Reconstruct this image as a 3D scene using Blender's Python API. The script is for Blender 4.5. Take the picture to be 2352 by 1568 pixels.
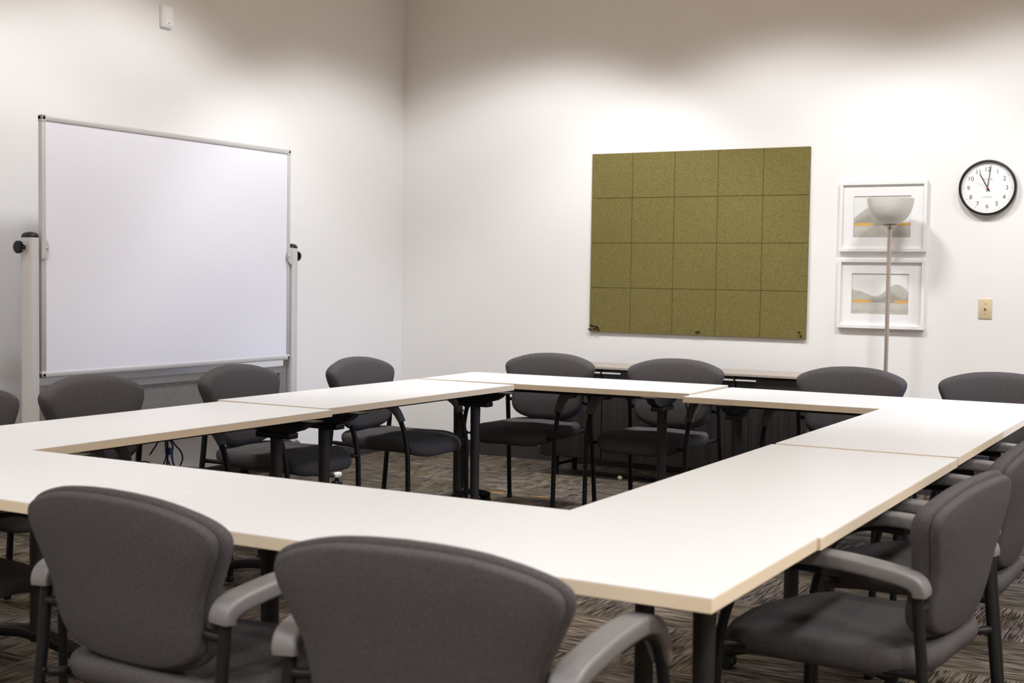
import bpy, bmesh, math, random
from mathutils import Vector, Matrix

for o in list(bpy.data.objects):
    bpy.data.objects.remove(o)
S = bpy.context.scene
C = bpy.data.collections.new('room'); S.collection.children.link(C)
R = math.radians
random.seed(4)

# ------------------------------------------------------------------ camera
W, H = 2352, 1568
CAMZ, YAW, PITCH, ROLL, FPX = 1.2922, -0.511, 0.0493, 0.0148, 3021.4
fw = Vector((math.sin(YAW)*math.cos(PITCH), math.cos(YAW)*math.cos(PITCH), -math.sin(PITCH)))
r0 = Vector((math.cos(YAW), -math.sin(YAW), 0)); u0 = r0.cross(fw)
rt = math.cos(ROLL)*r0 + math.sin(ROLL)*u0
up = -math.sin(ROLL)*r0 + math.cos(ROLL)*u0
cam = bpy.data.cameras.new('camera'); camo = bpy.data.objects.new('camera', cam); C.objects.link(camo)
m = Matrix((rt, up, -fw)).transposed().to_4x4(); m.translation = Vector((0, 0, CAMZ))
camo.matrix_world = m
cam.sensor_fit = 'HORIZONTAL'; cam.sensor_width = 36.0; cam.lens = FPX/W*36.0
cam.clip_start = 0.05; cam.clip_end = 60
cam.dof.use_dof = True; cam.dof.focus_distance = 5.6; cam.dof.aperture_fstop = 5.0
S.camera = camo

# ------------------------------------------------------------------ world, lights, exposure
S.view_settings.view_transform = 'Standard'; S.view_settings.look = 'None'
S.view_settings.gamma = 1.0; S.view_settings.use_curve_mapping = False
S.view_settings.exposure = 0.23
wd = bpy.data.worlds.new('world'); S.world = wd; wd.use_nodes = True
wd.node_tree.nodes['Background'].inputs[0].default_value = (0.35, 0.5, 1.0, 1)
wd.node_tree.nodes['Background'].inputs[1].default_value = 1.0

XL, XR, YB, YF, ZC = -5.54, 3.2, 8.19, -3.4, 3.55      # room shell
# x, y, strength, tilt towards (dx, dy), beam angle
LAMPS = [(-3.95, 1.9, .8, -1, 0, 114), (-3.95, 3.6, .72, -1, 0, 114), (-3.95, 5.25, .88, -1, 0, 114), (-3.75, 6.6, 1.3, -.7, .7, 114), (-2.55, 6.46, 1.15, 0, 1, 112), (-1.10, 6.50, 1.08, 0, 1, 112), (0.6, 6.45, 1.3, 0, 1, 112),
         (-2.3, 4.3, .3, 0, 0, 112), (0.3, 4.4, 1.2, 0, 0, 138), (0.4, 2.6, 1.2, 0, 0, 116), (2.2, 3.0, 2.6, 0, 0, 140), (2.3, 5.2, .7, 0, 0, 140), (-3.9, 0.0, 1.1, 0, 0, 138), (-2.2, -0.7, 1.3, 0, 0, 138), (-0.6, 0.9, .8, 0, 0, 112), (1.6, 0.0, 2.2, 0, 0, 138),  # right-hand and rear lamps are unseen fill, added to brighten edges and chair backs
         (-2.2, -2.4, 1.2, 0, 0, 138), (0.4, -2.4, 1.4, 0, 0, 138)]
LAMP_POWER = 170.0
LAMP_COL = (0.972, 0.985, 0.995)
def spot(x, y, k, dx, dy, deg):
    l = bpy.data.lights.new('downlight_and_fill_lamp', 'SPOT'); l.energy = LAMP_POWER*k; l.color = LAMP_COL
    l.spot_size = R(deg); l.spot_blend = 0.40; l.shadow_soft_size = 0.20
    o = bpy.data.objects.new('downlight_and_fill_lamp', l); C.objects.link(o); o.location = (x, y, ZC-0.03)
    t = math.tan(R(17))
    o.rotation_euler = Vector((dx*t, dy*t, -1)).to_track_quat('-Z', 'Y').to_euler()
    return o
for q in LAMPS:
    spot(*q)

# ------------------------------------------------------------------ helpers
def mat(name, col, rough=0.5, metal=0.0, spec=0.5):
    m = bpy.data.materials.new(name); m.use_nodes = True
    b = m.node_tree.nodes['Principled BSDF']
    b.inputs['Base Color'].default_value = (*col, 1); b.inputs['Roughness'].default_value = rough
    b.inputs['Metallic'].default_value = metal; b.inputs['Specular IOR Level'].default_value = spec
    return m
def nd(m, t, **kw):
    n = m.node_tree.nodes.new(t)
    for k, v in kw.items(): setattr(n, k, v)
    return n
def lk(m, a, b): m.node_tree.links.new(a, b)
def noise_bump(m, scale, strength, dist=0.002, detail=3):
    tc = nd(m, 'ShaderNodeTexCoord'); n = nd(m, 'ShaderNodeTexNoise'); b = nd(m, 'ShaderNodeBump')
    n.inputs['Scale'].default_value = scale; n.inputs['Detail'].default_value = detail
    b.inputs['Strength'].default_value = strength; b.inputs['Distance'].default_value = dist
    lk(m, tc.outputs['Object'], n.inputs['Vector']); lk(m, n.outputs['Fac'], b.inputs['Height'])
    lk(m, b.outputs['Normal'], m.node_tree.nodes['Principled BSDF'].inputs['Normal'])
    return tc, n
def noise_col(m, scale, c0, c1, lo=0.35, hi=0.65, detail=3, coord='Object'):
    tc = nd(m, 'ShaderNodeTexCoord'); n = nd(m, 'ShaderNodeTexNoise'); r = nd(m, 'ShaderNodeValToRGB')
    n.inputs['Scale'].default_value = scale; n.inputs['Detail'].default_value = detail
    r.color_ramp.elements[0].position = lo; r.color_ramp.elements[1].position = hi
    r.color_ramp.elements[0].color = (*c0, 1); r.color_ramp.elements[1].color = (*c1, 1)
    lk(m, tc.outputs[coord], n.inputs['Vector']); lk(m, n.outputs['Fac'], r.inputs['Fac'])
    lk(m, r.outputs['Color'], m.node_tree.nodes['Principled BSDF'].inputs['Base Color'])

def tag(o, label, cat, group=None):
    o['label'] = label; o['category'] = cat
    if group: o['group'] = group
    return o
def empty(name, loc=(0, 0, 0), rz=0.0):
    o = bpy.data.objects.new(name, None); C.objects.link(o); o.location = loc; o.rotation_euler = (0, 0, rz)
    o.empty_display_size = 0.1
    return o
def obj(name, bm, m, parent=None, smooth=None, label=None):
    me = bpy.data.meshes.new(name)
    bmesh.ops.recalc_face_normals(bm, faces=bm.faces)
    bm.to_mesh(me); bm.free()
    ms = m if isinstance(m, (list, tuple)) else [m]
    for x in ms: me.materials.append(x)
    if smooth is not None:
        me.polygons.foreach_set('use_smooth', [True]*len(me.polygons))
        me.set_sharp_from_angle(angle=R(smooth))
    o = bpy.data.objects.new(name, me); C.objects.link(o)
    if parent: o.parent = parent
    if label: o['label'] = label
    return o
def struct(name, bm, m, parent=None, smooth=None):
    o = obj(name, bm, m, parent, smooth)
    if not parent: o['kind'] = 'structure'
    return o
def box(bm, x0, x1, y0, y1, z0, z1, bev=0.0, seg=2, mi=0):
    t = bmesh.new()
    bmesh.ops.create_cube(t, size=1)
    for v in t.verts:
        v.co = Vector(((x0+x1)/2 + v.co.x*(x1-x0), (y0+y1)/2 + v.co.y*(y1-y0), (z0+z1)/2 + v.co.z*(z1-z0)))
    if bev > 0:
        bmesh.ops.bevel(t, geom=t.edges[:], offset=bev, segments=seg, affect='EDGES', profile=0.5)
    for f in t.faces: f.material_index = mi
    me = bpy.data.meshes.new('t'); t.to_mesh(me); t.free(); bm.from_mesh(me); bpy.data.meshes.remove(me)
    return bm
def BX(*a, **k): return box(bmesh.new(), *a, **k)
def catmull(pts, n=6):
    P = [Vector(p) for p in pts]; P = [2*P[0]-P[1]] + P + [2*P[-1]-P[-2]]; out = []
    for i in range(1, len(P)-2):
        for k in range(n):
            t = k/n; a, b, c, d = P[i-1], P[i], P[i+1], P[i+2]
            out.append(0.5*((2*b)+(c-a)*t+(2*a-5*b+4*c-d)*t*t+(3*b-a-3*c+d)*t**3))
    out.append(P[-2]); return out
def sweep(bm, path, prof, side=None, caps=True, scales=None):
    """sweep closed 2-D profile [(a,b)...] along path; a = along side axis, b = along normal"""
    rings = []; n = len(path)
    for i, p in enumerate(path):
        t = (path[min(i+1, n-1)] - path[max(i-1, 0)]).normalized()
        s = Vector(side) if side is not None else (Vector((1, 0, 0)) if abs(t.x) < .9 else Vector((0, 1, 0)))
        s = (s - t*s.dot(t)).normalized(); nn = t.cross(s).normalized()
        k = scales[i] if scales else 1.0
        rings.append([bm.verts.new(p + s*(a*k) + nn*(b*k)) for a, b in prof])
    m_ = len(prof)
    for i in range(n-1):
        for j in range(m_):
            bm.faces.new((rings[i][j], rings[i][(j+1) % m_], rings[i+1][(j+1) % m_], rings[i+1][j]))
    if caps:
        bm.faces.new(rings[0][::-1]); bm.faces.new(rings[-1])
    return bm
def circ(r, n=12, rb=None):
    rb = rb or r
    return [(r*math.cos(2*math.pi*k/n), rb*math.sin(2*math.pi*k/n)) for k in range(n)]
def rrect(a, b, r, n=4):
    out = []
    for cx, cy, a0 in ((a-r, b-r, 0), (-a+r, b-r, 90), (-a+r, -b+r, 180), (a-r, -b+r, 270)):
        for k in range(n+1):
            t = R(a0+90*k/n); out.append((cx+r*math.cos(t), cy+r*math.sin(t)))
    return out
def tube(bm, pts, r, n=12, smooth=6):
    return sweep(bm, catmull(pts, smooth) if smooth else [Vector(p) for p in pts], circ(r, n))
def lathe(bm, prof, n=32, center=(0, 0, 0), axis='Z', cap=True):
    rings = []
    for r, z in prof:
        ring = []
        for k in range(n):
            a = 2*math.pi*k/n; p = (r*math.cos(a), r*math.sin(a), z)
            if axis == 'Y': p = (p[0], p[2], p[1])
            if axis == 'X': p = (p[2], p[0], p[1])
            ring.append(bm.verts.new(Vector(p)+Vector(center)))
        rings.append(ring)
    for i in range(len(rings)-1):
        for k in range(n):
            bm.faces.new((rings[i][k], rings[i][(k+1) % n], rings[i+1][(k+1) % n], rings[i+1][k]))
    if cap:
        bm.faces.new(rings[0][::-1]); bm.faces.new(rings[-1])
    return bm
def prism(bm, outline, d0, d1, axis='Y'):
    def P(a, b, d): return {'Y': (a, d, b), 'X': (d, a, b), 'Z': (a, b, d)}[axis]
    A = [bm.verts.new(P(a, b, d0)) for a, b in outline]; B = [bm.verts.new(P(a, b, d1)) for a, b in outline]
    n = len(outline)
    bm.faces.new(A[::-1]); bm.faces.new(B)
    for k in range(n): bm.faces.new((A[k], A[(k+1) % n], B[(k+1) % n], B[k]))
    return bm
def pillow(bm, outline, prof, fn, rings=4):
    """outline: closed 2-D loop round the origin; prof: [(inset, height)...] outer to inner; fn maps (a,b,h) to a point"""
    L = []
    for ins, h in prof:
        ring = []
        for a, b in outline:
            d = math.hypot(a, b); k = (d-ins)/d
            ring.append(bm.verts.new(fn(a*k, b*k, h)))
        L.append(ring)
    ins, h = prof[-1]
    for q in range(1, rings):
        s = 1-q/rings; ring = []
        for a, b in outline:
            d = math.hypot(a, b); k = (d-ins)/d*s
            ring.append(bm.verts.new(fn(a*k, b*k, h)))
        L.append(ring)
    c = bm.verts.new(fn(0, 0, h)); n = len(outline)
    for i in range(len(L)-1):
        for k in range(n):
            bm.faces.new((L[i][k], L[i][(k+1) % n], L[i+1][(k+1) % n], L[i+1][k]))
    for k in range(n): bm.faces.new((L[-1][k], L[-1][(k+1) % n], c))
    return L[0]
def copy_thing(root, loc, rz, label):
    r = root.copy(); C.objects.link(r); r.location = loc; r.rotation_euler = (0, 0, rz); r['label'] = label
    for ch in list(root.children):
        c = ch.copy(); C.objects.link(c); c.parent = r
        for g in list(ch.children):
            d = g.copy(); C.objects.link(d); d.parent = c
    return r

# ------------------------------------------------------------------ materials
M = {}
M['wall'] = mat('wall_paint', (0.84, 0.832, 0.825), 0.75, spec=0.25); noise_bump(M['wall'], 320, 0.10, 0.001)
M['tan'] = mat('warm_bounce_wall_paint', (0.74, 0.61, 0.47), 0.8, spec=0.2)  # unseen walls, tan put in to warm the light they bounce
M['ceil'] = mat('warm_bounce_ceiling_paint', (0.80, 0.57, 0.33), 0.85, spec=0.2)  # unseen ceiling, tinted to make the indirect light warmer
M['base'] = mat('vinyl_base', (0.035, 0.030, 0.030), 0.5)
M['lam'] = mat('white_laminate', (0.575, 0.57, 0.568), 0.38, spec=0.4)
noise_bump(M['lam'], 260, 0.04, 0.0006)
M['edge'] = mat('beige_edge_band', (0.64, 0.53, 0.39), 0.5)
M['blk'] = mat('black_metal', (0.007, 0.007, 0.007), 0.45, spec=0.25)
noise_bump(M['blk'], 900, 0.15, 0.0004)
M['blkp'] = mat('black_plastic', (0.008, 0.008, 0.008), 0.42, spec=0.3)
M['col'] = mat('dark_powder_coat', (0.020, 0.018, 0.018), 0.55, spec=0.3)
M['fab'] = mat('charcoal_fabric', (0.050, 0.046, 0.046), 0.95, spec=0.15)
noise_col(M['fab'], 420, (0.046, 0.041, 0.042), (0.084, 0.076, 0.076)); noise_bump(M['fab'], 800, 0.35, 0.001)
M['arm'] = mat('charcoal_arm_plastic', (0.135, 0.126, 0.124), 0.45)
noise_bump(M['arm'], 700, 0.12, 0.0004)
M['wbw'] = mat('whiteboard_enamel', (0.76, 0.755, 0.82), 0.22)
noise_bump(M['wbw'], 6, 0.02, 0.002)
M['alu'] = mat('silver_aluminium', (0.78, 0.76, 0.75), 0.45, metal=0.25)
noise_bump(M['alu'], 500, 0.05, 0.0004)
M['gpl'] = mat('grey_plastic', (0.50, 0.49, 0.48), 0.55)
M['frm'] = mat('satin_frame_metal', (0.52, 0.51, 0.51), 0.5, metal=0.2)
M['pst'] = mat('satin_silver_post', (0.60, 0.58, 0.575), 0.5, metal=0.2)
M['gmt'] = mat('grey_painted_steel', (0.27, 0.265, 0.26), 0.45, metal=0.35)
noise_bump(M['gmt'], 600, 0.06, 0.0004)
M['dgr'] = mat('dark_grey_plastic', (0.05, 0.048, 0.048), 0.5)
M['wht'] = mat('white_plastic', (0.90, 0.90, 0.90), 0.4)
M['whf'] = mat('white_frame_paint', (0.86, 0.85, 0.85), 0.4)
M['mat'] = mat('white_mat_board', (0.85, 0.85, 0.86), 0.7)
M['ivo'] = mat('ivory_plastic', (0.66, 0.55, 0.35), 0.4)
M['brass'] = mat('brushed_nickel', (0.55, 0.49, 0.43), 0.35, metal=0.9)
M['shade'] = mat('frosted_glass_shade', (0.74, 0.73, 0.69), 0.35)
M['ink'] = mat('grey_ink', (0.10, 0.10, 0.10), 0.6)
M['lgt'] = mat('pale_grey_ink', (0.45, 0.45, 0.45), 0.6)
M['red'] = mat('red_paint', (0.55, 0.05, 0.03), 0.5)
M['face'] = mat('clock_face', (0.86, 0.86, 0.87), 0.6)
M['blue'] = mat('blue_cable_jacket', (0.015, 0.05, 0.22), 0.45)
M['wcab'] = mat('white_cable_jacket', (0.6, 0.6, 0.58), 0.5)
M['org'] = mat('orange_carpet_accent', (0.75, 0.33, 0.03), 0.6)
M['pale'] = mat('pale_yellow_plastic', (0.7, 0.6, 0.35), 0.5)
M['sbtop'] = mat('taupe_laminate', (0.40, 0.35, 0.31), 0.45)
noise_bump(M['sbtop'], 300, 0.05, 0.0005)

def felt():
    m = mat('olive_felt', (0.2, 0.17, 0.05), 1.0, spec=0.1)
    noise_col(m, 240, (0.120, 0.099, 0.030), (0.23, 0.196, 0.075), 0.34, 0.66, 5)
    noise_bump(m, 300, 0.5, 0.0015)
    return m
M['felt'] = felt()
def darkwood():
    m = mat('black_reeded_laminate', (0.012, 0.011, 0.010), 0.5)
    tc = nd(m, 'ShaderNodeTexCoord'); mp = nd(m, 'ShaderNodeMapping'); n = nd(m, 'ShaderNodeTexNoise'); r = nd(m, 'ShaderNodeValToRGB')
    mp.inputs['Scale'].default_value = (140, 140, 1.2); n.inputs['Scale'].default_value = 1.0; n.inputs['Detail'].default_value = 2
    r.color_ramp.elements[0].position = 0.42; r.color_ramp.elements[1].position = 0.70
    r.color_ramp.elements[0].color = (0.006, 0.005, 0.005, 1); r.color_ramp.elements[1].color = (0.022, 0.018, 0.015, 1)
    lk(m, tc.outputs['Object'], mp.inputs[0]); lk(m, mp.outputs[0], n.inputs['Vector']); lk(m, n.outputs['Fac'], r.inputs[0])
    lk(m, r.outputs[0], m.node_tree.nodes['Principled BSDF'].inputs['Base Color'])
    return m
M['dwood'] = darkwood()
def carpet():
    m = mat('carpet_tile', (0.1, 0.09, 0.07), 1.0, spec=0.05)
    b = m.node_tree.nodes['Principled BSDF']
    tc = nd(m, 'ShaderNodeTexCoord'); sep = nd(m, 'ShaderNodeSeparateXYZ'); lk(m, tc.outputs['Object'], sep.inputs[0])
    def math_(op, a, bb=None):
        n = nd(m, 'ShaderNodeMath', operation=op)
        for i, v in enumerate((a, bb)):
            if v is None: continue
            if isinstance(v, (int, float)): n.inputs[i].default_value = v
            else: lk(m, v, n.inputs[i])
        return n.outputs[0]
    T = 0.5
    tx = math_('FLOOR', math_('DIVIDE', sep.outputs[0], T)); ty = math_('FLOOR', math_('DIVIDE', sep.outputs[1], T))
    par = math_('FLOORED_MODULO', math_('ADD', tx, ty), 2.0)      # quarter-turned tiles
    def mixv(f, a, c):
        n = nd(m, 'ShaderNodeMix', data_type='FLOAT'); lk(m, f, n.inputs[0])
        lk(m, a, n.inputs[2]); lk(m, c, n.inputs[3]); return n.outputs[0]
    across = mixv(par, sep.outputs[0], sep.outputs[1]); along = mixv(par, sep.outputs[1], sep.outputs[0])
    def comb(x, y, z=0.0):
        n = nd(m, 'ShaderNodeCombineXYZ')
        for i, v in enumerate((x, y, z)):
            if isinstance(v, (int, float)): n.inputs[i].default_value = v
            else: lk(m, v, n.inputs[i])
        return n.outputs[0]
    tid = math_('ADD', math_('MULTIPLY', tx, 7.31), math_('MULTIPLY', ty, 3.17))
    n1 = nd(m, 'ShaderNodeTexNoise'); n1.inputs['Scale'].default_value = 1.0; n1.inputs['Detail'].default_value = 1.5
    lk(m, comb(math_('MULTIPLY', across, 130.0), math_('MULTIPLY', along, 10.0), tid), n1.inputs['Vector'])   # thin strokes
    n2 = nd(m, 'ShaderNodeTexNoise'); n2.inputs['Scale'].default_value = 1.0; n2.inputs['Detail'].default_value = 2
    lk(m, comb(math_('MULTIPLY', across, 14.0), math_('MULTIPLY', along, 2.2), tid), n2.inputs['Vector'])   # broad bands
    n3 = nd(m, 'ShaderNodeTexNoise'); n3.inputs['Scale'].default_value = 3.0; n3.inputs['Detail'].default_value = 2
    lk(m, tc.outputs['Object'], n3.inputs['Vector'])
    wn = nd(m, 'ShaderNodeTexWhiteNoise', noise_dimensions='1D'); lk(m, tid, wn.inputs['W'])
    stripe = math_('SINE', math_('ADD', math_('MULTIPLY', across, 620.0), math_('MULTIPLY', n2.outputs['Fac'], 9.0)))
    stroke = math_('ADD', n1.outputs['Fac'], math_('MULTIPLY', stripe, 0.085))
    r1 = nd(m, 'ShaderNodeValToRGB'); e = r1.color_ramp.elements
    e[0].position = 0.36; e[0].color = (0.036, 0.031, 0.027, 1); e[1].position = 0.62; e[1].color = (0.265, 0.233, 0.205, 1)
    lk(m, stroke, r1.inputs[0])
    r2 = nd(m, 'ShaderNodeValToRGB'); e = r2.color_ramp.elements
    e[0].position = 0.30; e[0].color = (0.46, 0.43, 0.38, 1); e[1].position = 0.68; e[1].color = (1.0, 0.97, 0.95, 1)
    lk(m, n2.outputs['Fac'], r2.inputs[0])
    r3 = nd(m, 'ShaderNodeValToRGB'); e = r3.color_ramp.elements
    e[0].position = 0.35; e[0].color = (0.90, 0.88, 0.74, 1); e[1].position = 0.65; e[1].color = (0.95, 0.92, 0.97, 1)
    lk(m, n3.outputs['Fac'], r3.inputs[0])
    m1 = nd(m, 'ShaderNodeMix', data_type='RGBA', blend_type='MULTIPLY'); m1.inputs[0].default_value = 1
    lk(m, r1.outputs[0], m1.inputs[6]); lk(m, r2.outputs[0], m1.inputs[7])
    m2 = nd(m, 'ShaderNodeMix', data_type='RGBA', blend_type='MULTIPLY'); m2.inputs[0].default_value = 1
    lk(m, m1.outputs[2], m2.inputs[6]); lk(m, r3.outputs[0], m2.inputs[7])
    rt_ = nd(m, 'ShaderNodeValToRGB'); e = rt_.color_ramp.elements
    e[0].color = (0.72, 0.74, 0.70, 1); e[1].color = (1.0, 0.98, 0.98, 1); lk(m, wn.outputs['Value'], rt_.inputs[0])
    m3 = nd(m, 'ShaderNodeMix', data_type='RGBA', blend_type='MULTIPLY'); m3.inputs[0].default_value = 1
    lk(m, m2.outputs[2], m3.inputs[6]); lk(m, rt_.outputs[0], m3.inputs[7])
    lk(m, m3.outputs[2], b.inputs['Base Color'])
    bp = nd(m, 'ShaderNodeBump'); bp.inputs['Strength'].default_value = 0.5; bp.inputs['Distance'].default_value = 0.003
    lk(m, n1.outputs['Fac'], bp.inputs['Height']); lk(m, bp.outputs[0], b.inputs['Normal'])
    return m
M['carpet'] = carpet()

# ------------------------------------------------------------------ the setting
struct('floor', BX(XL-.1, XR+.1, YF-.1, YB+.1, -0.1, 0), M['carpet'])
struct('ceiling', BX(XL-.1, XR+.1, YF-.1, YB+.1, ZC, ZC+.1), M['ceil'])
struct('wall_left', BX(XL-.12, XL, YF-.1, YB+.12, 0, ZC), M['wall'])
struct('wall_back', BX(XL, XR+.12, YB, YB+.12, 0, ZC), M['wall'])
struct('wall_front', BX(XL, XR+.12, YF-.12, YF, 0, ZC), M['tan'])
WY0, WY1, WZ0, WZ1 = 5.2, 7.2, 0.75, 2.2                  # daylight opening in the right wall, out of frame
b = bmesh.new()
box(b, XR, XR+.12, YF, WY0, 0, ZC); box(b, XR, XR+.12, WY1, YB, 0, ZC)
box(b, XR, XR+.12, WY0, WY1, 0, WZ0); box(b, XR, XR+.12, WY0, WY1, WZ1, ZC)
struct('wall_right', b, M['tan'])
b = bmesh.new()
for a in ((WY0, WY0+.05, WZ0, WZ1), (WY1-.05, WY1, WZ0, WZ1), (WY0, WY1, WZ0, WZ0+.05), (WY0, WY1, WZ1-.05, WZ1), ((WY0+WY1)/2-.02, (WY0+WY1)/2+.02, WZ0, WZ1)):
    box(b, XR+.03, XR+.09, *a)
struct('window_1', b, M['alu'])
wl = bpy.data.lights.new('window_daylight', 'AREA'); wl.shape = 'RECTANGLE'; wl.size = WY1-WY0; wl.size_y = WZ1-WZ0
wl.spread = R(42); wl.energy = 14; wl.color = (0.42, 0.58, 1.0)
wo = bpy.data.objects.new('window_daylight', wl); C.objects.link(wo); wo.location = (XR+.16, (WY0+WY1)/2, (WZ0+WZ1)/2)
wo.rotation_euler = (0, R(73), 0)
def skirting(name, x0, x1, y0, y1):
    return struct(name, BX(x0, x1, y0, y1, 0, 0.1, bev=0.003, seg=1), M['base'])
skirting('baseboard_left', XL, XL+.008, YF, YB); skirting('baseboard_back', XL+.008, XR, YB-.008, YB)

# recessed ceiling downlights (above the frame); the added fill lamps get rings too
def downlight():
    t = empty('downlight_and_fill_ring')
    tag(t, 'round white recessed downlight ring, one at each ceiling downlight and added fill lamp', 'ceiling light', 'recessed downlights in the ceiling')
    obj('trim_ring', lathe(bmesh.new(), [(.085, 0), (.12, 0), (.12, -.008), (.085, -.012)], 32, cap=False), M['wht'], t, 40)
    return t
d0 = downlight()
for i, (x, y, *_) in enumerate(LAMPS):
    if i == 0: d0.location = (x, y, ZC)
    else: copy_thing(d0, (x, y, ZC), 0, d0['label'])

# ------------------------------------------------------------------ tables
TT = 0.028
def table(name, L, D, leg_in, e0, e1):
    """table local frame: length along x, depth along y; leg_in = y offset of the legs; e0,e1 = leg distance from each end"""
    t = empty(name)
    top = obj('tabletop', BX(-L/2+.0005, L/2-.0005, -D/2+.0005, D/2-.0005, -.0022, 0, bev=.0007, seg=1), M['lam'], t)
    obj('core_panel', BX(-L/2+.002, L/2-.002, -D/2+.002, D/2-.002, -TT+.0006, -.0022), M['lam'], top)
    b = bmesh.new()
    for a in ((-L/2, L/2, -D/2, -D/2+.003), (-L/2, L/2, D/2-.003, D/2), (-L/2, -L/2+.003, -D/2+.003, D/2-.003), (L/2-.003, L/2, -D/2+.003, D/2-.003)):
        box(b, *a, -TT, -.0020, bev=.0006, seg=1)
    obj('edge_band', b, M['edge'], top, label='beige edge band')
    b = bmesh.new()
    box(b, -L/2+e0+.05, L/2-e1-.05, leg_in-.02, leg_in+.02, -TT-.028, -TT-.001, bev=.003)
    obj('cross_beam', b, M['blk'], t)
    for sgn, ex in ((-1, e0), (1, e1)):
        x = sgn*(L/2-ex)
        b = lathe(bmesh.new(), [(.0235, -.737+.085), (.0235, -.30), (.0255, -.12), (.026, -.085)], 20)
        for v in b.verts: v.co += Vector((x, leg_in, 0))
        leg = obj('leg', b, M['col'], t, 40)
        # winged bracket under the top
        b = bmesh.new()
        half = [(.165, -TT-.001), (.163, -.045), (.15, -.058), (.125, -.071), (.085, -.082), (.06, -.084)]
        prism(b, [(-a, c) for a, c in half][::1]+[(a, c) for a, c in half[::-1]], x-.022, x+.022, 'X')
        for v in b.verts: v.co.y += leg_in
        box(b, x-.03, x+.03, leg_in-.088, leg_in+.088, -.108, -.083, bev=.006)
        box(b, x-.035, x+.035, leg_in-.21, leg_in+.19, -TT-.007, -TT-.0005, bev=.001, seg=1)
        obj('bracket', b, M['blkp'], leg, 35)
        b = bmesh.new()
        pth = [Vector((x, leg_in+q, -.737+.055+.055*(1-(abs(q)/.29)**1.6))) for q in [-.29, -.24, -.18, -.12, -.06, 0, .06, .12, .18, .24, .29]]
        for i, p in enumerate(pth): p.y += (-leg_in if leg_in else 0)*0.35
        sweep(b, pth, rrect(.026, .018, .009), side=(1, 0, 0))
        obj('foot', b, M['blk'], leg, 40)
        for q in (-.27, .27):
            b = bmesh.new(); yq = leg_in*0.65+q
            for dx in (-.016, .016):
                lathe(b, [(.006, -.011), (.0235, -.011), (.026, -.007), (.026, .007), (.0235, .011), (.006, .011)], 24, (x+dx, yq, -.737+.026), 'X')
            box(b, x-.007, x+.007, yq-.012, yq+.014, -.737+.03, -.737+.062, bev=.003)
            box(b, x-.02, x+.02, yq+(.014 if q > 0 else -.04), yq+(.04 if q > 0 else -.014), -.737+.034, -.737+.042, bev=.003)
            obj('caster', b, M['blkp'], leg, 40)
    return t
TAB = []
def put(t, cx, cy, z, deg, label):
    t.location = (cx, cy, z); t.rotation_euler = (0, 0, R(deg))
    tag(t, label, 'table', 'white training tables in a ring'); TAB.append(t)
# legs sit off centre, towards the inside of the ring
put(table('training_table', 1.524, .640, .15, .15, .19), -1.562, 2.473, .737, 0, 'white laminate table with the corner nearest the camera, behind the nearest chair back')
put(table('training_table', 1.524, .640, .15, .15, .15), -3.087, 2.473, .737, 0, 'white table running off the left edge of the photo, behind the near left chair')
put(table('training_table', 1.524, .600, -.15, .15, .17), -3.558, 3.556, .737, 90, 'white table of the left side in front of the whiteboard, nearer the camera')
put(table('training_table', 1.522, .600, -.15, .17, .13), -3.572, 5.086, .741, 89, 'white table of the left side, farther half running to the room corner')
put(table('training_table', 1.510, .600, -.13, .14, .20), -3.100, 6.185, .744, 2.1, 'white table of the far side with the small wire hook under its right end')
put(table('training_table', 1.530, .660, -.13, .20, .15), -1.562, 6.140, .737, 0, 'white table of the far side below the framed pictures and clock')
put(table('training_table', 1.522, .610, .17, .15, .18), -1.097, 3.556, .737, 90, 'white table of the right side, nearer half, between the near corner and the seam')
put(table('training_table', 1.485, .600, .15, .15, .15), -1.090, 5.063, .741, 90, 'white table of the right side, farther half, its edge lit bluish')

# clip hanging under the far table
b = bmesh.new()
pc = Vector((-2.335, 5.93, .70))
tube(b, [pc+Vector(p) for p in ((-.021, 0, 0), (-.021, 0, -.02), (-.012, 0, -.045), (-.007, 0, -.06), (-.007, 0, -.078), (.007, 0, -.078), (.007, 0, -.06), (.012, 0, -.045), (.021, 0, -.02), (.021, 0, 0))], .0028, 8, 3)
tube(b, [pc+Vector(p) for p in ((-.02, 0, -.012), (-.012, 0, -.032), (0, 0, -.038), (.012, 0, -.032), (.02, 0, -.012))], .0022, 8, 3)
tag(obj('cable_hook', b, M['blkp'], None, 40), 'small black wire hook hanging under the right end of a far table', 'hook')

# ------------------------------------------------------------------ chairs
def outline_back():
    half = [(0, .478), (.09, .482), (.16, .499), (.205, .526), (.225, .564), (.230, .614), (.241, .662), (.266, .717), (.286, .765), (.282, .798), (.240, .824), (.155, .848), (.075, .858), (0, .861)]
    right = catmull([(a, b, 0) for a, b in half], 4)
    pts = [(p.x, p.y-.665) for p in right]
    return pts + [(-a, c) for a, c in pts[-2:0:-1]]
def back_map(a, c, h):
    z = c+.665
    y = -.205 - (z-.50)*0.20 + 0.38*a*a + h            # reclined, wrapped round the sitter
    return Vector((a, y, z))
def outline_seat():
    out = []
    for k in range(64):
        t = 2*math.pi*k/64; cs, sn = math.cos(t), math.sin(t)
        e = 2/4.2
        a = math.copysign(abs(cs)**e, cs); c = math.copysign(abs(sn)**e, sn)
        w = .248 if c < 0 else .248+.014*c
        out.append((a*w, c*.256))
    return out
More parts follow.
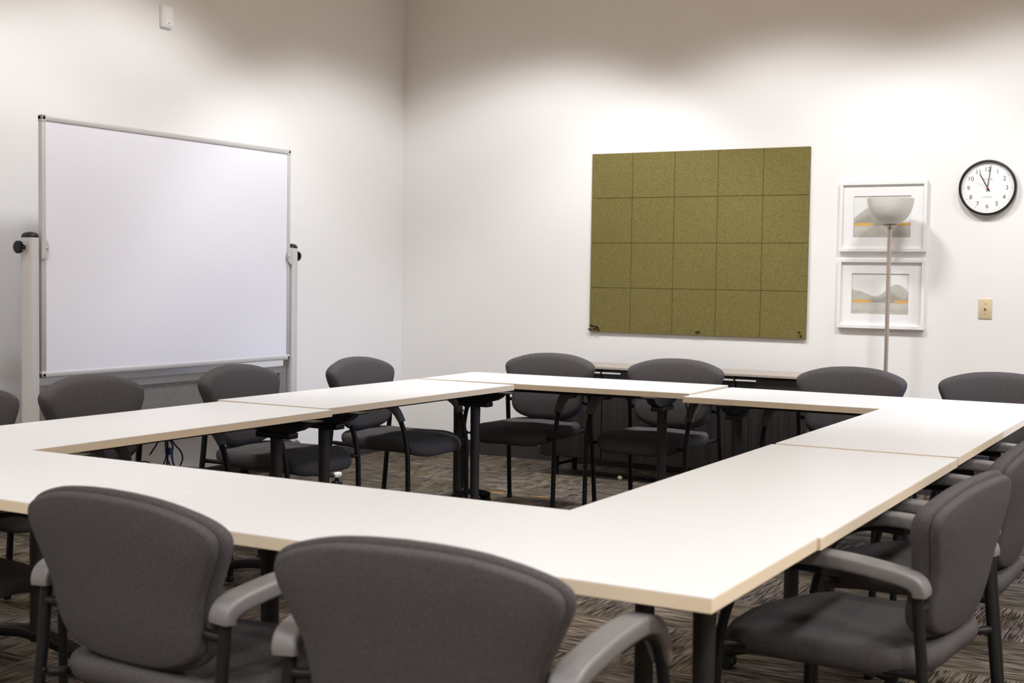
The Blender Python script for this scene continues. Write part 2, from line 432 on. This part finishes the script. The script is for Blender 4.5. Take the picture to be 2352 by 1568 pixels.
def seat_map(a, c, h):
    z = .437 + .016*(a/.25)**2 + .006*math.cos(min(1, abs(a)/.2)*math.pi)
    if c > .10: z -= .022*((c-.10)/.145)**2             # soft front edge
    if c < -.10: z += .020*((c+.10)/.145)**2            # rises at the rear
    return Vector((a, c+.022+.045*(1-(a/.262)**2)*max(0, c)/.25, z+h))
def roundprof(r, t, k=5):
    return [(r*(1-math.cos(math.pi/2*i/k)), t*math.sin(math.pi/2*i/k)) for i in range(k+1)]
def make_chair():
    t = empty('stacking_armchair')
    ob = outline_back()
    b = bmesh.new()
    pf = [(.034, -.007), (.012, -.004), (.004, .0)] + [(.002+i_, .004+h_) for i_, h_ in roundprof(.036, .040)] + [(.07, .047), (.13, .048)]
    pillow(b, ob, pf, back_map)
    for ed in [e for e in b.edges if e.is_boundary]: pass
    back = obj('backrest', b, M['fab'], t, 60)
    b = bmesh.new()
    pr_ = [(.022, .000), (.016, -.005)] + [(.013+i_, -.007-h_) for i_, h_ in roundprof(.014, .018)] + [(.05, -.028), (.10, -.031)]
    pillow(b, ob, pr_, back_map)
    obj('back_shell', b, M['fab'], back, 60)
    b = bmesh.new()
    os_ = outline_seat()
    r1 = pillow(b, os_, roundprof(.032, .033)+[(.08, .036)], seat_map, 6)
    r2 = pillow(b, os_, [(i_, -h_) for i_, h_ in roundprof(.03, .034)], seat_map, 4)
    bmesh.ops.remove_doubles(b, verts=b.verts[:], dist=.0004)
    obj('seat', b, M['fab'], t, 60)
    for s in (-1, 1):
        x = s*.284; xr = s*.266
        b = tube(bmesh.new(), [(x, .262, .012), (x, .258, .25), (x, .254, .40), (x, .245, .47), (x, .222, .55), (x, .18, .615), (x, .11, .648), (s*.278, 0, .648)], .0125, 12, 5)
        leg = obj('leg', b, M['blk'], t, 50)
        obj('foot_glide', lathe(bmesh.new(), [(.014, 0), (.0155, .004), (.0155, .018), (.013, .022)], 16, (x, .262, 0)), M['blkp'], leg, 50)
        b = tube(bmesh.new(), [(s*.276, -.268, .012), (s*.272, -.245, .25), (xr, -.222, .48), (xr, -.208, .63)], .0130, 12, 5)
        leg = obj('leg', b, M['blk'], t, 50)
        obj('foot_glide', lathe(bmesh.new(), [(.014, 0), (.0155, .004), (.0155, .018), (.013, .022)], 16, (s*.276, -.268, 0)), M['blkp'], leg, 50)
        # arm pad: wraps the post at the rear, follows the tube at the front
        pth = catmull([(xr, -.219, .618), (xr+s*.001, -.217, .632), (xr+s*.003, -.203, .647), (xr+s*.006, -.16, .658), (xr+s*.012, -.06, .671), (x, .05, .675), (x, .130, .660), (x, .185, .622), (x, .220, .572)], 4)
        n = len(pth); sc = []
        for i in range(n):
            q = i/(n-1); sc.append(.92+.10*min(1, q/.25) if q < .72 else 1.02-.32*(q-.72)/.28)
        b = sweep(bmesh.new(), pth, rrect(.0275, .0175, .009, 4), side=(1, 0, 0), scales=sc)
        obj('armrest', b, M['arm'], t, 50)
        obj('seat_rail', tube(bmesh.new(), [(x-s*.004, .254, .432), (s*.238, .225, .430), (s*.225, .10, .428), (s*.225, -.14, .428), (s*.24, -.21, .432), (s*.268, -.226, .435)], .010, 10, 4), M['blk'], t, 50)
        obj('back_bracket', tube(bmesh.new(), [(s*.266, -.211, .585), (s*.245, -.214, .585), (s*.215, -.214, .588)], .010, 10, 3), M['blk'], t, 50)
    return t
proto = make_chair()
used = [False]
def chair(x, y, deg, label, group):
    if not used[0]:
        used[0] = True; o = proto; o.location = (x, y, 0); o.rotation_euler = (0, 0, R(deg))
    else: o = copy_thing(proto, (x, y, 0), R(deg), label)
    tag(o, label, 'chair', group)
    return o
g = 'charcoal armchairs along the near side'
chair(-1.957, 2.15, -3.5, 'charcoal armchair seen from behind at lower left, second from the left at the near tables', g)
chair(-1.217, 2.055, 4, 'largest charcoal armchair seen from behind at the bottom centre', g)
chair(-3.12, 2.28, 0, 'armchair cut by the left edge, only its dark seat showing below the near table', g)
g = 'charcoal armchairs along the left side'
chair(-3.93, 3.23, -87, 'charcoal chair whose back is cut off by the left edge beyond the tables', g)
chair(-3.93, 3.89, -87, 'charcoal chair in front of the left end of the whiteboard', g)
chair(-3.92, 4.785, -87, 'charcoal chair in front of the right post of the whiteboard', g)
chair(-3.84, 5.635, -89, 'charcoal chair right of the whiteboard, nearest the room corner, against bare wall', g)
g = 'charcoal armchairs along the far side'
chair(-3.475, 6.42, 180, 'charcoal chair at the far side covering the left end of the sideboard', g)
chair(-2.725, 6.44, 177.5, 'charcoal chair at the far side in front of the middle of the sideboard', g)
chair(-1.77, 6.44, 177, 'charcoal chair at the far side in front of the floor lamp pole', g)
chair(-1.06, 6.54, 180, 'charcoal chair at the far right below the wall clock, cut by the right edge', g)
g = 'charcoal armchairs along the right side'
chair(-0.785, 3.172, 84, 'charcoal armchair in the lower right, whole back and seat in view', g)
chair(-0.79, 3.976, 88, 'charcoal armchair cut by the right edge, just beyond the lower right chair', g)
chair(-0.80, 4.945, 90, 'armchair at the right side near the bluish table edge, only arms and seat showing', g)

# ------------------------------------------------------------------ rolling whiteboard
def whiteboard():
    X = -5.09; y0, y1, z0, z1 = 4.432, 6.314, .767, 2.035
    t = empty('rolling_whiteboard', (X, (y0+y1)/2, 0))
    tag(t, 'large double sided whiteboard on a silver rolling stand by the left wall', 'whiteboard')
    off = Vector((X, (y0+y1)/2, 0))
    def P(name, b, m, parent=t, smooth=None, label=None):
        for v in b.verts: v.co -= off
        return obj(name, b, m, parent, smooth, label)
    P('writing_panel', BX(X-.022, X-.006, y0+.012, y1-.012, z0+.012, z1-.012), M['wbw'])
    f = 0.017
    b = bmesh.new()
    box(b, X-.028, X, y0, y0+f*1.6, z0+.03, z1-.03, bev=.006); box(b, X-.028, X, y1-f*1.6, y1, z0+.03, z1-.03, bev=.006)
    box(b, X-.028, X, y0+.03, y1-.03, z1-f*1.6, z1, bev=.006); box(b, X-.028, X, y0+.03, y1-.03, z0, z0+f*1.6, bev=.006)
    fr = P('frame', b, M['frm'], t, 35)
    for yy in (y0, y1):
        for zz in (z0, z1):
            sy = 1 if yy == y0 else -1; sz = 1 if zz == z0 else -1
            b = bmesh.new(); box(b, X-.030, X+.002, min(yy-.002*sy, yy+.036*sy), max(yy-.002*sy, yy+.036*sy), min(zz-.002*sz, zz+.029*sz), max(zz-.002*sz, zz+.029*sz), bev=.009)
            box(b, X-.030, X+.002, min(yy-.002*sy, yy+.029*sy), max(yy-.002*sy, yy+.029*sy), min(zz-.002*sz, zz+.036*sz), max(zz-.002*sz, zz+.036*sz), bev=.009)
            P('corner_cap', b, M['gpl'], fr, 35, 'grey plastic corner')
    for yc, s in ((4.388, -1), (6.356, 1)):
        b = bmesh.new()
        pr = rrect(.040, .031, .022, 5)
        A = [Vector((X-.032, yc, .10)), Vector((X-.032, yc, 1.445))]
        sweep(b, A, pr, side=(1, 0, 0))
        post = P('post', b, M['pst'], t, 40)
        b = bmesh.new()
        rings = [(1.0, 1.445), (1.0, 1.450), (.93, 1.458), (.75, 1.466), (.45, 1.471), (.1, 1.473)]
        L = []
        for k, z in rings: L.append([b.verts.new((X-.032+a*k, yc+c*k, z)) for a, c in pr])
        for i in range(len(L)-1):
            for k in range(len(pr)): b.faces.new((L[i][k], L[i][(k+1) % len(pr)], L[i+1][(k+1) % len(pr)], L[i+1][k]))
        b.faces.new(L[-1]); b.faces.new(L[0][::-1])
        P('post_cap', b, M['blkp'], post, 50, 'black domed cap')
        # star knob on the outside of the post
        b = bmesh.new(); A_, B_ = [], []
        out = [((.026+.0045*math.cos(7*q*math.pi/42*2))*math.cos(q*2*math.pi/84), (.026+.0045*math.cos(7*q*math.pi/42*2))*math.sin(q*2*math.pi/84)) for q in range(84)]
        ya, yb = yc+s*.056, yc+s*.076
        prism(b, [(X-.035+a, 1.398+c) for a, c in out], min(ya, yb), max(ya, yb), 'Y')
        lathe(b, [(.010, yc+s*.028), (.012, yc+s*.06)], 16, (X-.035, 0, 1.398), 'Y')
        P('tilt_knob', b, M['blkp'], post, 35, 'black star knob')
        # half-round pivot plate
        b = bmesh.new(); ce = yc - s*.036
        arc = [(ce - s*(.000+.043*math.sin(math.pi*k/16)), 1.396+.052*math.cos(math.pi*k/16)) for k in range(17)]
        prism(b, arc, X+.003, X+.010, 'X')
        lathe(b, [(.007, X+.010), (.006, X+.014), (.002, X+.015)], 14, (0, ce-s*.030, 1.396), 'X')
        P('pivot_plate', b, M['gpl'], post, 40)
        # base
        b = bmesh.new()
        prof = [(X-.40, .075), (X-.36, .115), (X-.12, .16), (X-.08, .255), (X-.032, .285), (X+.03, .255), (X+.06, .16), (X+.28, .115), (X+.34, .095), (X+.34, .07), (X-.40, .055)]
        prism(b, prof, yc-.040, yc+.040, 'Y')
        bmesh.ops.bevel(b, geom=b.edges[:], offset=.008, segments=2, affect='EDGES')
        base = P('base_foot', b, M['dgr'], t, 40)
        for xa in (X+.318, X-.402):
            P('end_cap', BX(xa, xa+.032, yc-.030, yc+.030, .070, .100, bev=.009), M['wht'], base, 40, 'white end cap')
        for xx in (X+.33, X-.39):
            b = bmesh.new()
            for dy in (-.016, .016): lathe(b, [(.005, -.011), (.024, -.011), (.027, -.006), (.027, .006), (.024, .011), (.005, .011)], 20, (xx, yc+dy, .027), 'Y')
            box(b, xx-.01, xx+.01, yc-.006, yc+.006, .03, .065)
            P('caster', b, M['blkp'], base, 40)
    # perforated lower panel between the posts
    py0, py1, pz0, pz1 = 4.436, 6.310, .40, .728
    b = bmesh.new(); XP = X-.036
    box(b, XP-.012, XP+.012, py0, py1, pz1-.042, pz1, bev=.002, seg=1)
    box(b, XP-.012, XP+.012, py0, py1, pz0, pz0+.042, bev=.002, seg=1)
    box(b, XP-.012, XP+.012, py0, py0+.062, pz0+.042, pz1-.042, bev=.001, seg=1); box(b, XP-.012, XP+.012, py1-.062, py1, pz0+.042, pz1-.042, bev=.001, seg=1)
    pp = P('modesty_panel', b, M['gmt'], t)
    b = bmesh.new(); pitch = .0128
    ny = int((py1-py0-.124)/pitch); nz = int((pz1-pz0-.084)/pitch)
    dy = (py1-py0-.124)/ny; dz = (pz1-pz0-.084)/nz; r = .0040
    for j in range(nz):
        for i in range(ny):
            ya = py0+.062+i*dy; za = pz0+.042+j*dz; ox = dy*.22*(1 if j % 2 else -1)
            cy, cz = ya+dy/2+ox, za+dz/2
            q = [b.verts.new((XP, ya, za)), b.verts.new((XP, ya+dy, za)), b.verts.new((XP, ya+dy, za+dz)), b.verts.new((XP, ya, za+dz))]
            hh = [b.verts.new((XP, cy+r*math.cos(R(225+90*k/2)), cz+r*math.sin(R(225+90*k/2)))) for k in range(8)]
            for k in range(4):
                a0 = hh[2*k]; a1 = hh[(2*k+1) % 8]; a2 = hh[(2*k+2) % 8]
                b.faces.new((q[k], q[(k+1) % 4], a2, a1, a0))
    P('perforated_sheet', b, M['gmt'], pp)
whiteboard()

# ------------------------------------------------------------------ wall sensor
t = empty('wall_sensor', (XL, 5.713, 2.70))
tag(t, 'small white sensor box high on the left wall above the whiteboard', 'sensor')
obj('housing', BX(0, .030, -.042, .042, 0, .122, bev=.005), M['wht'], t, 35)
obj('front_cover', BX(.030, .036, -.031, .033, .010, .108, bev=.002), M['wht'], t, 35)
b = lathe(bmesh.new(), [(.0035, .036), (.003, .038)], 12, (0, 0, .022), 'X')
obj('indicator', b, M['dgr'], t)

# ------------------------------------------------------------------ felt pin board
GX0, GX1, GZ0, GZ1 = -3.972, -2.448, .920, 2.139
t = empty('felt_pin_board', (GX0, YB-.0015, GZ0))
tag(t, 'olive green felt pin board of square tiles on the back wall', 'pin board')
obj('backing', BX(.004, GX1-GX0-.004, -.006, 0, .004, GZ1-GZ0-.004), M['felt'], t)
tw = (GX1-GX0)/5; th = (GZ1-GZ0)/4
for j in range(4):
    for i in range(5):
        o = obj('felt_tile', BX(i*tw+.0012, (i+1)*tw-.0012, -.018, -.006, j*th+.0012, (j+1)*th-.0012, bev=.0015, seg=1), M['felt'], t)
def pin(x, z, label):
    b = lathe(bmesh.new(), [(.0006, -.0), (.0006, -.004), (.0052, -.004), (.0052, -.007), (.0032, -.010), (.0036, -.018), (.0058, -.021), (.0050, -.0235)], 14, (0, 0, 0), 'Y')
    o = obj('push_pin', b, M['blkp'], None, 40); o.location = (x, YB-.0165, z)
    tag(o, label, 'push pin', 'black push pins on the felt board')
def bpos(px, py):     # fraction of the board, left/bottom origin
    return GX0+px*(GX1-GX0), GZ0+py*(GZ1-GZ0)
for (fx, fz, lb) in ((.010, .038, 'black push pin at the upper left of the corner cluster, on the board edge'), (.020, .034, 'black push pin second along the top of the lower left cluster'),
                     (.003, .015, 'black push pin sticking out past the left edge of the felt board'), (.035, .031, 'black push pin at the top of the ring of pins in the lower left corner'),
                     (.044, .026, 'black push pin in the middle of the ring of pins at lower left'), (.030, .018, 'black push pin at the left of the ring of pins at lower left'),
                     (.049, .015, 'black push pin at the lower right of the ring of pins in the left corner'),
                     (.518, .018, 'left black push pin of the close pair at the bottom middle of the board'), (.529, .022, 'right black push pin of the close pair at the bottom middle of the board'),
                     (.972, .038, 'upper black push pin of the pair in the lower right corner'), (.980, .018, 'lower black push pin of the pair in the lower right corner')):
    x, z = bpos(fx, fz); pin(x, z, lb)

# ------------------------------------------------------------------ framed pictures
def print_mat(name, seed, peak_x, lift):
    m = mat(name, (0.8, 0.8, 0.8), 0.8)
    tc = nd(m, 'ShaderNodeTexCoord'); sp = nd(m, 'ShaderNodeSeparateXYZ'); lk(m, tc.outputs['Generated'], sp.inputs[0])
    X, Z = sp.outputs[0], sp.outputs[2]
    def mt(op, *a):
        n = nd(m, 'ShaderNodeMath', operation=op)
        for i, v in enumerate(a):
            if isinstance(v, (int, float)): n.inputs[i].default_value = v
            else: lk(m, v, n.inputs[i])
        return n.outputs[0]
    def nz(scale, z):
        c = nd(m, 'ShaderNodeCombineXYZ'); lk(m, mt('MULTIPLY', X, scale), c.inputs[0]); c.inputs[1].default_value = seed; c.inputs[2].default_value = z
        n = nd(m, 'ShaderNodeTexNoise'); n.inputs['Scale'].default_value = 1; n.inputs['Detail'].default_value = 2; lk(m, c.outputs[0], n.inputs['Vector'])
        return n.outputs['Fac']
    def bump(c, w, h):    # smooth hill
        d = mt('DIVIDE', mt('SUBTRACT', X, c), w)
        return mt('MULTIPLY', mt('POWER', 2.718, mt('MULTIPLY', mt('MULTIPLY', d, d), -1.0)), h)
    def step(v, soft):
        n = nd(m, 'ShaderNodeMapRange'); n.inputs[1].default_value = -soft; n.inputs[2].default_value = soft; lk(m, v, n.inputs[0]); return n.outputs[0]
    cl = nd(m, 'ShaderNodeTexNoise'); cl.inputs['Scale'].default_value = 6; cl.inputs['Detail'].default_value = 5; lk(m, tc.outputs['Generated'], cl.inputs['Vector'])
    def mix(f, a, c):
        n = nd(m, 'ShaderNodeMix', data_type='RGBA'); lk(m, f, n.inputs[0])
        for i, v in ((6, a), (7, c)):
            if isinstance(v, tuple): n.inputs[i].default_value = (*v, 1)
            else: lk(m, v, n.inputs[i])
        return n.outputs[2]
    h1 = mt('ADD', bump(peak_x, .28, .40), mt('ADD', bump(peak_x-.75, .3, .28), mt('MULTIPLY', nz(5, 1.0), .10+lift)))
    h1 = mt('ADD', h1, .26)
    wash = mix(cl.outputs['Fac'], (0.36, 0.36, 0.32), (0.60, 0.59, 0.52))
    c = mix(step(mt('SUBTRACT', h1, Z), .02), (0.80, 0.80, 0.79), wash)
    h2 = mt('ADD', mt('MULTIPLY', nz(4, 5.0), .35), mt('ADD', bump(peak_x-.05, .22, .16), .16))
    c = mix(mt('MULTIPLY', step(mt('SUBTRACT', h2, Z), .05), .55), c, (0.20, 0.195, 0.165))
    band = mt('MULTIPLY', mt('MULTIPLY', step(mt('SUBTRACT', Z, .292), .008), step(mt('SUBTRACT', .355, Z), .012)), step(mt('SUBTRACT', mt('ABSOLUTE', mt('SUBTRACT', X, .55)), .2), .04))
    low = mix(cl.outputs['Fac'], (0.42, 0.41, 0.37), (0.66, 0.65, 0.60))
    c = mix(step(mt('SUBTRACT', .29, Z), .01), c, low)
    h3 = mt('ADD', mt('MULTIPLY', nz(5, 9.0), .30), -.02)
    c = mix(mt('MULTIPLY', step(mt('SUBTRACT', h3, Z), .04), .45), c, (0.36, 0.34, 0.30))
    c = mix(band, c, (0.72, 0.40, 0.10))
    lk(m, c, m.node_tree.nodes['Principled BSDF'].inputs['Base Color'])
    return m
def picture(x0, x1, z0, z1, label, pm):
    w, h = x1-x0, z1-z0
    t = empty('framed_picture', (x0, YB, z0)); tag(t, label, 'picture', 'white framed landscape prints')
    b = bmesh.new(); f = .020; d = .032
    for a in ((0, w, 0, f), (0, w, h-f, h), (0, f, f, h-f), (w-f, w, f, h-f)):
        box(b, a[0], a[1], -d, -.001, a[2], a[3], bev=.001, seg=1)
    obj('frame', b, M['whf'], t)
    mx0, mx1, mz0, mz1 = .085, w-.097, .088, h-.088
    b = bmesh.new()
    for a in ((f, w-f, f, mz0), (f, w-f, mz1, h-f), (f, mx0, mz0, mz1), (mx1, w-f, mz0, mz1)):
        box(b, a[0], a[1], -.016, -.010, a[2], a[3])
    obj('mat_board', b, M['mat'], t)
    obj('print', BX(mx0-.004, mx1+.004, -.0095, -.004, mz0-.004, mz1+.004), pm, t, label='grey landscape print with an orange band')
picture(-2.252, -1.722, 1.478, 1.908, 'upper white framed landscape print behind the lamp shade', print_mat('print_upper', 3.3, .30, .0))
picture(-2.252, -1.722, 1.005, 1.432, 'lower white framed landscape print behind the lamp pole', print_mat('print_lower', 8.1, .78, .03))

# ------------------------------------------------------------------ wall clock
def text_mesh(body, size, depth=.0006):
    cu = bpy.data.curves.new('txt', 'FONT'); cu.body = body; cu.size = size; cu.align_x = 'CENTER'; cu.align_y = 'CENTER'; cu.extrude = depth
    cu.resolution_u = 4
    o = bpy.data.objects.new('txt', cu); C.objects.link(o)
    dg = bpy.context.evaluated_depsgraph_get(); me = bpy.data.meshes.new_from_object(o.evaluated_get(dg))
    b = bmesh.new(); b.from_mesh(me); bpy.data.objects.remove(o); bpy.data.curves.remove(cu); bpy.data.meshes.remove(me)
    return b
CX, CZ, CR = -1.378, 1.857, .163
t = empty('wall_clock', (CX, YB, CZ)); tag(t, 'round white wall clock with black rim showing eleven o clock', 'clock')
b = lathe(bmesh.new(), [(CR*.95, 0), (CR, -.006), (CR, -.034), (CR*.985, -.040), (CR*.95, -.042), (CR*.925, -.038), (CR*.915, -.022)], 72, axis='Y', cap=False)
obj('rim', b, M['blkp'], t, 40)
obj('dial', lathe(bmesh.new(), [(CR*.925, 0), (CR*.925, -.022)], 72, axis='Y'), M['face'], t, 40)
FY = -.0226
b = bmesh.new()
for n in range(1, 13):
    a = R(90-30*n); k = text_mesh(str(n), .036)
    cx = [v.co for v in k.verts]; ax = (min(p.x for p in cx)+max(p.x for p in cx))/2; ay = (min(p.y for p in cx)+max(p.y for p in cx))/2
    for v in k.verts:
        v.co = Vector((v.co.x-ax+CR*.665*math.cos(a), FY-v.co.z, v.co.y-ay+CR*.665*math.sin(a)))
    me = bpy.data.meshes.new('t'); k.to_mesh(me); k.free(); b.from_mesh(me); bpy.data.meshes.remove(me)
obj('numerals', b, M['ink'], t)
b = bmesh.new()
for n in range(60):
    a = R(6*n); L = (.80 if n % 5 else .795, .83 if n % 5 else .865); w = .0009 if n % 5 else .0013
    q = bmesh.new(); box(q, -w, w, FY-.0005, FY+.0004, CR*L[0], CR*L[1])
    for v in q.verts: v.co = Vector((v.co.x*math.cos(a)+v.co.z*math.sin(a), v.co.y, -v.co.x*math.sin(a)+v.co.z*math.cos(a)))
    me = bpy.data.meshes.new('t'); q.to_mesh(me); q.free(); b.from_mesh(me); bpy.data.meshes.remove(me)
obj('minute_marks', b, M['lgt'], t)
for body, zz, sz in (('Skilcraft', CR*.30, .017), ('QUARTZ', -CR*.335, .013)):
    k = text_mesh(body, sz, .0003)
    for v in k.verts: v.co = Vector((v.co.x, FY-v.co.z, v.co.y+zz))
    obj('dial_lettering', k, M['lgt'], t)
def hand(name, ang, l0, l1, w, m, y):
    b = bmesh.new(); prism(b, [(-w, -l0), (w, -l0), (w*.7, l1), (-w*.7, l1)], y-.0006, y+.0006, 'Y')
    a = R(ang)
    for v in b.verts: v.co = Vector((v.co.x*math.cos(a)+v.co.z*math.sin(a), v.co.y, -v.co.x*math.sin(a)+v.co.z*math.cos(a)))
    obj(name, b, m, t)
hand('hour_hand', -29, .022, CR*.58, .0030, M['blkp'], -.026)
hand('minute_hand', 7, .022, CR*.80, .0024, M['blkp'], -.0285)
hand('second_hand', -60, .026, CR*.56, .0006, M['lgt'], -.031)
obj('hub', lathe(bmesh.new(), [(.0052, -.022), (.0052, -.033)], 16, axis='Y'), M['red'], t, 40)

# ------------------------------------------------------------------ light switch
t = empty('light_switch', (-1.372, YB, 1.142)); tag(t, 'ivory toggle light switch on the back wall below the clock', 'light switch')
obj('wall_plate', BX(-.0385, .0385, -.006, 0, -.059, .059, bev=.0025), M['ivo'], t, 40)
obj('toggle', prism(bmesh.new(), [(-.006, -.011), (-.006, .003), (-.020, .013), (-.021, .006), (-.008, -.009)], -.005, .005, 'X'), M['ivo'], t)
for z in (-.030, .030):
    obj('screw', lathe(bmesh.new(), [(.0035, -.006), (.003, -.0072)], 12, (0, 0, z), 'Y'), M['brass'], t)

# ------------------------------------------------------------------ floor lamp
LX, LY = -1.885, 7.93
t = empty('floor_lamp', (LX, LY, 0)); tag(t, 'slim torchiere floor lamp with a frosted bowl shade before the pictures', 'floor lamp')
obj('base', lathe(bmesh.new(), [(.125, 0), (.13, .008), (.125, .02), (.05, .030), (.02, .045)], 40), M['brass'], t, 40)
obj('pole', lathe(bmesh.new(), [(.0125, .03), (.0125, 1.615)], 20), M['brass'], t, 40)
bowl = [(.006, 1.628), (.030, 1.630), (.056, 1.639), (.083, 1.657), (.104, 1.681), (.120, 1.711), (.131, 1.748), (.137, 1.787), (.133, 1.787), (.127, 1.750), (.116, 1.714), (.100, 1.685), (.080, 1.662), (.054, 1.645), (.029, 1.637), (.006, 1.636)]
obj('lamp_shade', lathe(bmesh.new(), bowl, 48), M['shade'], t, 60)
obj('shade_holder', lathe(bmesh.new(), [(.013, 1.605), (.016, 1.612), (.040, 1.624), (.046, 1.630), (.02, 1.631)], 28), M['brass'], t, 40)

# ------------------------------------------------------------------ sideboard
SX0, SX1, SY0, SY1 = -4.035, -2.255, 7.585, 7.955
t = empty('sideboard', (SX0, SY0, 0)); tag(t, 'long black sideboard with a taupe top along the back wall', 'sideboard')
w, d = SX1-SX0, SY1-SY0
obj('top', BX(-.012, w+.03, -.022, d, .712, .728, bev=.002), M['sbtop'], t)
prof = rrect(w/2, .2925, .03, 5)
b = prism(bmesh.new(), [(w/2+a, .4175+c if c < 0 else min(.4175+c, .71)) for a, c in prof], .02, d-.01, 'Y')
obj('body', b, M['dwood'], t, 40)
cw = w/4
for i in range(4):
    x0, x1 = i*cw+.003, (i+1)*cw-.003
    if i == 0: x0 = .0
    if i == 3: x1 = w
    dr = obj('door', BX(x0, x1, 0, .019, .128, .706, bev=.012 if i in (0, 3) else .0015), M['dwood'], t, 40)
    hx = x1-.004-.128 if i % 2 == 0 else x0+.004
    hb = BX(hx, hx+.128, -.022, -.012, .683, .692, bev=.002)
    for q in (.012, .116): box(hb, hx+q-.004, hx+q+.004, -.013, .002, .684, .691)
    obj('handle', hb, M['alu'], dr)
for x in (.10, w-.10):
    for y in (.05, d-.05):
        obj('leg', BX(x-.014, x+.014, y-.014, y+.014, 0, .13, bev=.002), M['blk'], t)
    obj('stretcher', BX(x-.010, x+.010, .064, d-.064, .060, .080), M['blk'], t)

# ------------------------------------------------------------------ loose cables under the left table
t = empty('cable_bundle', (-3.52, 3.70, .70)); tag(t, 'bundle of loose blue, black and white cables hanging under the left table', 'cables')

KX, KY, KZ = -3.52, 3.70, .70
def cable(name, pts, m, r=.0032, dx=0.0, tail=None, dim=None):
    P = [Vector((KX+dx, y, z))-Vector((KX, KY, KZ)) for y, z in pts]
    if tail: P += [Vector((KX+dx+q[0], q[1], q[2]))-Vector((KX, KY, KZ)) for q in tail]
    obj('cable', tube(bmesh.new(), P, r, 8, 6), m, t, 60)
cable('cable', [(3.648, .708), (3.646, .673), (3.639, .657), (3.640, .637), (3.646, .618), (3.640, .592), (3.628, .568)], M['blue'], .0030, 0, [(0, 3.618, .53), (.01, 3.612, .49)])
cable('cable', [(3.650, .708), (3.648, .673), (3.644, .652), (3.645, .625), (3.644, .595), (3.641, .565)], M['blkp'], .0032, .006, [(.006, 3.640, .52), (.0, 3.648, .46)])
cable('cable', [(3.648, .708), (3.646, .673), (3.647, .641), (3.649, .608), (3.660, .579), (3.670, .560)], M['blkp'], .0030, -.006, [(0, 3.685, .53), (0, 3.69, .49)])
cable('cable', [(3.650, .708), (3.648, .673), (3.664, .653), (3.674, .635), (3.671, .608), (3.674, .578), (3.681, .557)], M['blue'], .0032, .003, [(0, 3.688, .53), (0, 3.69, .50)])
cable('cable', [(3.652, .708), (3.648, .675), (3.665, .656), (3.681, .639), (3.705, .618), (3.718, .596), (3.717, .576), (3.706, .559)], M['blkp'], .0030, .010)
cable('cable', [(3.648, .708), (3.644, .673), (3.653, .654), (3.665, .629), (3.669, .609), (3.688, .580), (3.703, .554)], M['wcab'], .0024, -.010, [(0, 3.715, .53)])
cable('cable', [(3.640, .708), (3.611, .673), (3.600, .659), (3.580, .637), (3.558, .616)], M['blkp'], .0028, .0)
cable('cable', [(3.50, .555), (3.506, .584), (3.513, .593), (3.530, .594), (3.551, .589), (3.566, .581), (3.580, .569), (3.61, .55), (3.640, .565)], M['blkp'], .0028, .0)
b = bmesh.new(); box(b, -.012, .012, 3.648-KY, 3.668-KY, .606-KZ, .632-KZ, bev=.006)
obj('cable_tie', b, M['blue'], t, 40)

# ------------------------------------------------------------------ small things on the floor
def strip(pts, label):  # orange accent lines of the carpet tiles, built as thin raised strips
    b = bmesh.new(); n = len(pts)
    for i in range(n-1):
        (xa, ya), (xb, yb) = pts[i], pts[i+1]; w = .006
        q = [b.verts.new((xa, ya-w, .0005)), b.verts.new((xb, yb-w, .0005)), b.verts.new((xb, yb+w, .0005)), b.verts.new((xa, ya+w, .0005))]
        g_ = bmesh.ops.extrude_face_region(b, geom=[b.faces.new(q)])
        for v in [e for e in g_['geom'] if isinstance(e, bmesh.types.BMVert)]: v.co.z = .002
    tag(obj('carpet_accent', b, M['org']), label, 'carpet accent', 'orange accent strips in the carpet')
strip([(-3.953, 6.779), (-3.915, 6.787), (-3.854, 6.790)], 'left of two thin orange strips on the carpet near the far left table leg')
strip([(-3.658, 6.783), (-3.62, 6.796), (-3.59, 6.788), (-3.555, 6.797)], 'right of two thin orange strips on the carpet, between two chair legs')
b = bmesh.new(); lathe(b, [(.004, 0), (.013, .004), (.016, .014), (.012, .024), (.003, .027)], 16)
o = obj('bumper_knob', b, M['pale'], None, 50); o.location = (-3.487, 7.66, 0)
tag(o, 'tiny pale yellow knob on the carpet below the black sideboard', 'knob')
